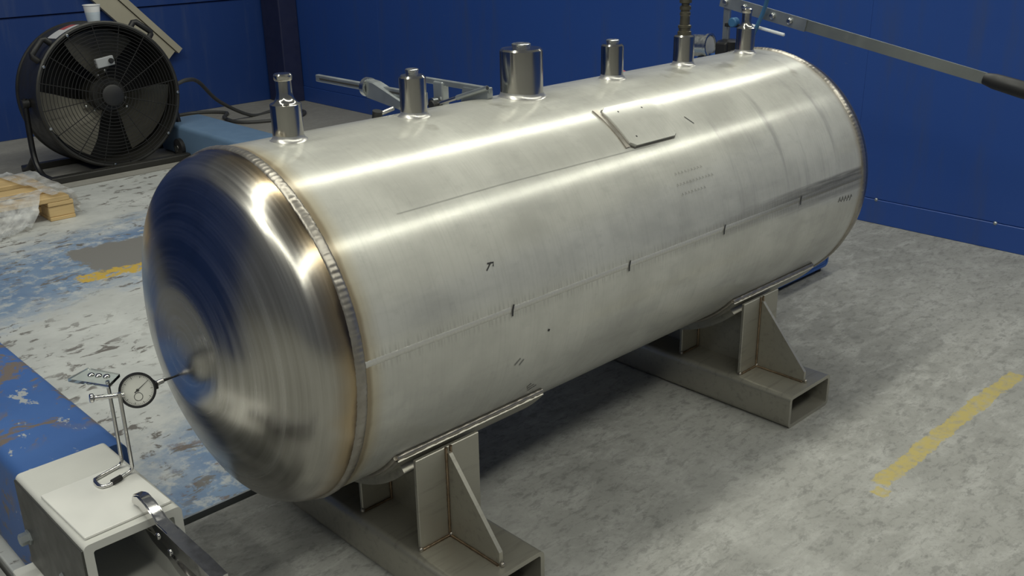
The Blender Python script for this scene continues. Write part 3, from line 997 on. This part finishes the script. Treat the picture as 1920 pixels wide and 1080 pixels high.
obj('wheel', lathe(B(), [(0, -.05), (.10, -.05), (.15, -.03), (.15, .03), (.10, .05), (0, .05)], (fc.x + FR - .10, yk - .40, FZ + .15), (1, 0, 0), 24), 'black_plastic', fan, smooth=35)
obj('wheel_hub', lathe(B(), [(0, -.06), (.06, -.06), (.06, .06), (0, .06)], (fc.x + FR - .10, yk - .40, FZ + .15), (1, 0, 0), 16), 'zinc', fan, smooth=35)
# label stuck on the drum's crown
def drum_patch(a0, a1, h0, h1, mat, name):
    bm = B(); rows = []
    for i in range(9):
        a = radians(a0 + (a1 - a0) * i / 8)
        rows.append([bm.verts.new(FP((FR + .006) * cos(a), (FR + .006) * sin(a), h)) for h in (h0, h1)])
    for p, q in zip(rows, rows[1:]): bm.faces.new((p[0], p[1], q[1], q[0]))
    return obj(name, bm, mat, dr)
drum_patch(112, 124, -.50, -.14, 'sticker_white', 'label_white')
drum_patch(101, 112, -.50, -.30, 'sticker_red', 'label_red')
drum_patch(101, 112, -.30, -.14, 'sticker_white', 'label_white')

cu = thing('plastic_cup', 'white disposable cup standing on top of the drum fan', 'cup', (3.60, 10.83, .66))
zc = fc.z + FR - .002
cx_, cy_ = 3.62, 10.72
obj('cup_body', lathe(B(), [(0, 0), (.086, 0), (.090, .01), (.118, .235), (.126, .240), (.126, .248), (.114, .248), (.084, .016), (0, .016)], (cx_, cy_, zc), (0, 0, 1), 32), 'cup_white', cu, smooth=40)
obj('water_band', lathe(B(), [(.0925, .02), (.1085, .145), (.1088, .146), (.0920, .02)], (cx_, cy_, zc), (0, 0, 1), 32), 'cup_water', cu, smooth=40)

# beige trunking fixed aslant on the rear wall
tr = thing('wall_trunking', 'beige double trunking fixed aslant on the blue wall behind the fan', 'trunking', (5.6, WY - .05, .2))
def slant(u0, u1, w0, w1, d):
    """u along, w across, in the wall plane, from (5.18, .70) heading down right."""
    a = Vector((4.52, WY - .03, 1.42)); dr_ = Vector((1.83, 0, -1.93)).normalized(); nn = Vector((dr_.z, 0, -dr_.x)) * -1
    bm = B()
    P = [a + dr_ * u + nn * w_ for u, w_ in ((u0, w0), (u1, w0), (u1, w1), (u0, w1))]
    prism(bm, [(p.x, p.z) for p in P], 1, WY - .03 - d, WY - .03)
    return bm
obj('wide_cover', slant(-1.2, 2.50, -.21, .10, .12), 'beige', tr)
obj('narrow_cover', slant(-1.2, 2.57, .115, .23, .15), 'beige', tr)

cb = B()
tube(cb, smooth_path([(fc.x + FR + .15, 10.9, -.46), (5.15, 11.1, -.44), (5.7, 11.8, -.62), (6.3, 12.3, -1.1), (7.1, 12.6, FZ + .03), (7.7, 12.7, FZ + .03), (8.0, 12.2, FZ + .03), (7.6, 11.8, FZ + .03), (7.0, 11.9, FZ + .03), (6.6, 12.2, FZ + .03), (6.62, 12.8, FZ + .03), (6.9, 13.25, FZ + .03), (6.5, 13.7, FZ + .03), (6.0, 13.7, FZ + .03)], 8), .034, 8)
tag(obj('power_cable', cb, 'cable_grey', at=(6.5, 12.5, FZ), smooth=60), 'grey power cable looping from the fan onto the concrete floor', 'cable')

# ------------------------------------------------------------------ pallet with stretch film
pa = thing('wooden_pallet', 'low wooden pallet with slatted top at the left edge', 'pallet', (.9, 9.1, FZ))
def turned(bm, ang=radians(-1.5), c=(2.05, 8.35)):
    R = Matrix.Translation((c[0], c[1], 0)) @ Matrix.Rotation(ang, 4, 'Z') @ Matrix.Translation((-c[0], -c[1], 0))
    for v in bm.verts: v.co = R @ v.co
    return bm
for y in (8.36, 8.90, 9.42, 9.72):
    obj('deck_board', turned(box(B(), -.6, 1.95 if y > 8.4 else 2.0, y, y + .27, FZ + .245, FZ + .31, .008, 1)), 'wood', pa)
for x in (-.55, .65, 1.72):
    obj('stringer', turned(box(B(), x, x + .32, 8.36, 9.96, FZ + .19, FZ + .244, .006, 1)), 'wood', pa)
    for y in (8.37, 9.02, 9.66):
        obj('block', turned(box(B(), x, x + .32, y, y + .30, FZ + .05, FZ + .189, .008, 1)), 'wood', pa)
    obj('bottom_board', turned(box(B(), x, x + .32, 8.36, 9.96, FZ, FZ + .049, .006, 1)), 'wood', pa)

def sheet(nu, nv, fn):
    bm = B()
    g_ = [[bm.verts.new(fn(i / nu, j / nv)) for j in range(nv + 1)] for i in range(nu + 1)]
    for i in range(nu):
        for j in range(nv):
            bm.faces.new((g_[i][j], g_[i + 1][j], g_[i + 1][j + 1], g_[i][j + 1]))
    return bm
def crumple(x, y, k): return .5 * sin(x * 13 * k + 1.7 * sin(y * 9 * k)) + .5 * sin(y * 17 * k + 2.1 * sin(x * 11 * k))
def film_end(s, t):       # over the pallet's right end and down its face
    y = 8.33 + 1.65 * s
    if t < .5: x, z = 1.80 + .27 * (t / .5) - .16 * s, FZ + .335 + .02 * sin(9 * t)
    else: x, z = 2.09 + .05 * (t - .5), FZ + .335 - .30 * (t - .5) / .5
    k = crumple(y * .35, t * 1.6, 1.3) * .03
    return (x + k, y + .5 * k, max(z + abs(k) * .8, FZ + .01))
def film_front(s, t):     # bunched tail slipping off the front edge and trailing left over the floor
    x = 1.82 - .62 * s - 1.05 * t - .35 * s * t
    drop = min(1, max(0, (t - .12)) / .26)
    y = 8.72 - .47 * min(1, t / .25) - max(0, t - .25) * (.55 + .55 * s)
    k = crumple(x * .8, t * 1.7, 1.6) * .06
    z = FZ + .345 - .325 * drop ** 1.2 + abs(k) * .5
    if t > .38: z = FZ + .018 + abs(k) * 1.6
    if t < .2: z = max(z, FZ + .33)
    return (x + k * .4, y - abs(k) * .6, z)
ff = thing('stretch_film', 'crumpled clear stretch film draped over the pallet corner', 'plastic film', (1.7, 8.3, FZ))
obj('film_cap', sheet(26, 18, film_end), 'film', ff, smooth=80)
obj('film_tail', sheet(34, 26, film_front), 'film', ff, smooth=80)
hz = B()
tube(hz, smooth_path([(.1, 9.62, FZ + .36), (.7, 9.84, FZ + .36), (1.15, 9.95, FZ + .37), (1.42, 9.93, FZ + .37), (1.50, 9.75, FZ + .36)], 6), .045, 8)
tag(obj('black_hose', hz, 'black_plastic', at=(1.2, 9.9, FZ + .3), smooth=60), 'black hose lying along the back of the pallet', 'hose')

# ------------------------------------------------------------------ bar clamps resting on the tank crest
def tank_z(y): return sqrt(max(0, 1 - y * y))
c1 = thing('bar_clamp', 'steel bar clamp lying across the tank behind the second nozzle', 'clamp', (1.34, .5, .95), 'bar clamps on the tank')
xr = 1.345
rb = B(); box(rb, xr - .016, xr + .016, .10, 1.25, 1.052, 1.098, .004, 1)
cr_ = obj('rail', rb, 'galvanised', c1)
for s in (-1, 1):
    obj('rail_groove', box(B(), xr + s * .0165 - .001, xr + s * .0165 + .001, .16, 1.20, 1.068, 1.080), 'ink', cr_)
sj = B()
prism(sj, [(.67, 1.13), (.70, 1.10), (.69, 1.03), (.63, 1.015), (.36, .985), (.28, .97), (.26, 1.03), (.56, 1.12)], 0, xr - .035, xr + .035)
bmesh.ops.bevel(sj, geom=sj.edges[:], offset=.008, segments=1, affect='EDGES')
obj('sliding_jaw', sj, 'galvanised', c1, smooth=30)
obj('collar', lathe(B(), [(.045, -.02), (.062, -.02), (.062, .02), (.045, .02)], (xr, .66, 1.075), (0, 1, 0), 20, closed=True), 'zinc', c1, smooth=30)
fj = B(); prism(fj, [(.20, 1.10), (.20, tank_z(.2) + .002), (.12, tank_z(.12) + .002), (.09, 1.03), (.09, 1.10)], 0, xr - .028, xr + .028)
obj('fixed_jaw', fj, 'galvanised', c1)
obj('spindle', cyl(B(), (xr - .05, .34, .985), (xr - .17, .36, .955), .014, 10), 'chrome', c1, smooth=40)
obj('swivel_pad', cyl(B(), (xr - .17, .355, tank_z(.355) + .002), (xr - .17, .345, tank_z(.355) + .05), .032, 14), 'black_plastic', c1, smooth=40)
obj('end_stop', cyl(B(), (xr + .02, .21, 1.03), (xr + .07, .21, 1.03), .02, 12), 'chrome', c1, smooth=40)

c2 = thing('bar_clamp', 'steel bar clamp with crossed screw beside the widest nozzle', 'clamp', (1.85, .4, .95), 'bar clamps on the tank')
xr2 = 1.86
obj('rail', box(B(), xr2 - .016, xr2 + .016, .05, .78, 1.035, 1.072, .004, 1), 'galvanised', c2)
sp_ = Vector((xr2 - .06, .56, .905)); se = Vector((xr2 - .04, .04, 1.075))
obj('spindle', cyl(B(), sp_, se, .013, 10), 'chrome', c2, smooth=40)
obj('spindle_grip', cyl(B(), sp_.lerp(se, .45), se, .017, 8), 'galvanised', c2, smooth=40)
obj('pivot', cyl(B(), (xr2 - .10, .54, .91), (xr2 - .02, .54, .91), .036, 14, bev=.006), 'black_plastic', c2, smooth=40)
obj('pivot_ring', lathe(B(), [(.030, -.02), (.042, -.02), (.042, .02), (.030, .02)], (xr2 - .06, .56, .915), (1, 0, 0), 18, closed=True), 'chrome', c2, smooth=40)
kj = B(); prism(kj, [(.30, 1.05), (.32, tank_z(.32) + .002), (.20, tank_z(.20) + .002), (.06, tank_z(.06) + .002), (.06, 1.05)], 0, xr2 - .024, xr2 + .024)
obj('fixed_jaw', kj, 'galvanised', c2)
obj('sliding_jaw', box(B(), xr2 - .03, xr2 + .03, .50, .60, .87, 1.06, .01), 'galvanised', c2)

# ------------------------------------------------------------------ hand test pump behind the far end
pu = thing('test_pump', 'hand test pump with long steel lever and black grip behind the tank', 'pump', (6.5, 1.1, FZ))
obj('water_tray', hollow(B(), 5.85, 6.86, .25, 1.90, FZ + .06, FZ + .46, .03, .06), 'pump_blue', pu, smooth=30)
for y in (.255, 1.865):
    obj('tray_end', box(B(), 5.885, 6.825, y, y + .03, FZ + .09, FZ + .43, .004, 1), 'pump_blue', pu)
for x in (5.93, 6.78):
    for y in (.34, 1.80):
        obj('foot', cyl(B(), (x, y, FZ), (x, y, FZ + .062), .05, 14), 'black_plastic', pu, smooth=40)
px = 6.5
obj('column', box(B(), px - .06, px + .06, 1.52, 1.66, FZ + .44, .66, .01), 'pump_blue', pu)
obj('pump_body', lathe(B(), [(0, .3), (.09, .3), (.09, .70), (.12, .71), (.12, .80), (.06, .82), (0, .82)], (px, 1.42, 0), (0, 0, 1), 24), 'black_paint', pu, smooth=35)
obj('link_bar', box(B(), px - .02, px + .02, 1.425, 1.50, .78, 1.20, .006, 1), 'galvanised', pu)
a_, b_ = Vector((px, 1.50, 1.205)), Vector((px, -1.26, .685))
lv = B()
d_ = (b_ - a_).normalized(); nn = Vector((0, -d_.z, d_.y))
P = [a_ + nn * .055, b_ + nn * .05, b_ - nn * .05, a_ - nn * .055]
prism(lv, [(p.y, p.z) for p in P], 0, px - .040, px - .018)
lever = obj('lever', lv, 'lever_steel', pu)
P = [a_ - d_ * .02 + nn * .06, a_ + d_ * 1.0 + nn * .06, a_ + d_ * 1.0 - nn * .06, a_ - d_ * .02 - nn * .06]
obj('lever_socket', prism(B(), [(p.y, p.z) for p in P], 0, px - .054, px - .0405), 'galvanised', pu)
for u in (.05, .28, .62, .82):
    p = a_ + d_ * u
    obj('lever_bolt', lathe(B(), [(.032, 0), (.032, .018), (.02, .03), (0, .032)], (px - .054, p.y, p.z), (-1, 0, 0), 12), 'zinc', lever, smooth=40)
gr = [b_ - d_ * .03, b_ + d_ * .06, b_ + d_ * .3, b_ + d_ * .7, b_ + d_ * .76]
obj('grip', tube(B(), [g_ + Vector((-.03, 0, 0)) for g_ in gr], [.05, .066, .072, .062, .04], 14), 'black_plastic', pu, smooth=50, label='black rubber grip')
w0, w1 = Vector((px - .05, 1.15, .985)), Vector((px - .05, .745, .915))
obj('glint_rod', cyl(B(), w0, w1, .017, 12, bev=.005), 'bright_white', pu, smooth=40, label='short rod under the lever, highlight painted white')  # white colour stands in for a blown highlight on the rod
obj('rod_bracket', box(B(), px - .06, px - .02, 1.15, 1.45, .95, .985, .005, 1), 'black_plastic', pu)
obj('valve_knob', cyl(B(), (px - .10, 1.335, 1.00), (px - .02, 1.335, 1.00), .05, 16, bev=.01), 'hose_blue', pu, smooth=40)
gc = Vector((px - .05, 1.74, .735)); ga = Vector((.10, -1, .05)).normalized()
ga_o = obj('pressure_gauge', lathe(B(), [(0, -.13), (.105, -.13), (.115, -.12), (.115, .085), (.128, .09), (.128, .12), (.108, .12), (.106, .105), (0, .105)], gc, ga, 36), 'zinc', pu, smooth=35, label='round silver pressure gauge')
obj('gauge_face', lathe(B(), [(0, .108), (.104, .108), (.104, .106)], gc, ga, 30), 'dial_white', ga_o)
obj('gauge_stem', cyl(B(), gc + Vector((0, 0, -.12)), gc + Vector((0, -.02, -.34)), .03, 12), 'oiled_brass', ga_o, smooth=40)
obj('manifold', box(B(), px - .11, px + .05, 1.36, 1.80, .36, .46, .015), 'black_paint', pu)
obj('valve_body', box(B(), px - .14, px - .06, 1.36, 1.50, .62, .80, .02), 'black_plastic', pu)
obj('valve_tag', box(B(), px - .16, px - .141, 1.42, 1.52, .58, .66, .01), 'yellow_plastic', pu)

hs = B()
tube(hs, smooth_path([(3.8115, 0, 1.625), (3.82, .01, 1.85), (4.1, .12, 2.15), (4.9, .42, 2.20), (5.7, .68, 1.85), (6.25, .86, 1.42), (6.38, .93, 1.22), (6.40, 1.06, .92), (6.40, 1.16, .70), (6.42, 1.33, .58)], 8), .022, 8)
tag(obj('test_hose', hs, 'hose_blue', at=(5, .5, 1.2), smooth=60), 'thin blue hose arching from the tall fitting to the hand pump', 'hose')
rh = B()
hr = 1.026
def hug(x, deg_): return (x, hr * sin(radians(deg_)), hr * cos(radians(deg_)))
tube(rh, smooth_path([(2.9, 1.9, FZ + .03), (2.7, 1.45, FZ + .03), (2.85, 1.20, FZ + .10), (3.0, 1.08, -.7), (3.05, 1.04, -.15), hug(3.1, 78), hug(3.18, 62), hug(3.30, 46), hug(3.42, 34), hug(3.56, 27.6), hug(3.72, 29.5), hug(3.86, 38),
                      hug(3.98, 52), hug(4.06, 70), hug(4.1, 88), (4.15, 1.06, -.6), (4.25, 1.12, -1.1), (4.4, 1.3, FZ + .05), (4.7, 1.7, FZ + .03), (5.3, 1.8, FZ + .03)], 6), .022, 8)
tag(obj('red_hose', rh, 'hose_red', at=(3.6, 1.2, FZ), smooth=60), 'thin red hose slung over the tank beside the tall fitting', 'hose')
st = tag(obj('white_strip', box(B(), 4.29, 4.345, .26, .50, FZ, FZ + .012, .003, 1), 'bright_white', at=(4.31, .37, FZ)), 'small white strip on the floor under the far saddle', 'strip')  # thin flat strip, plain white
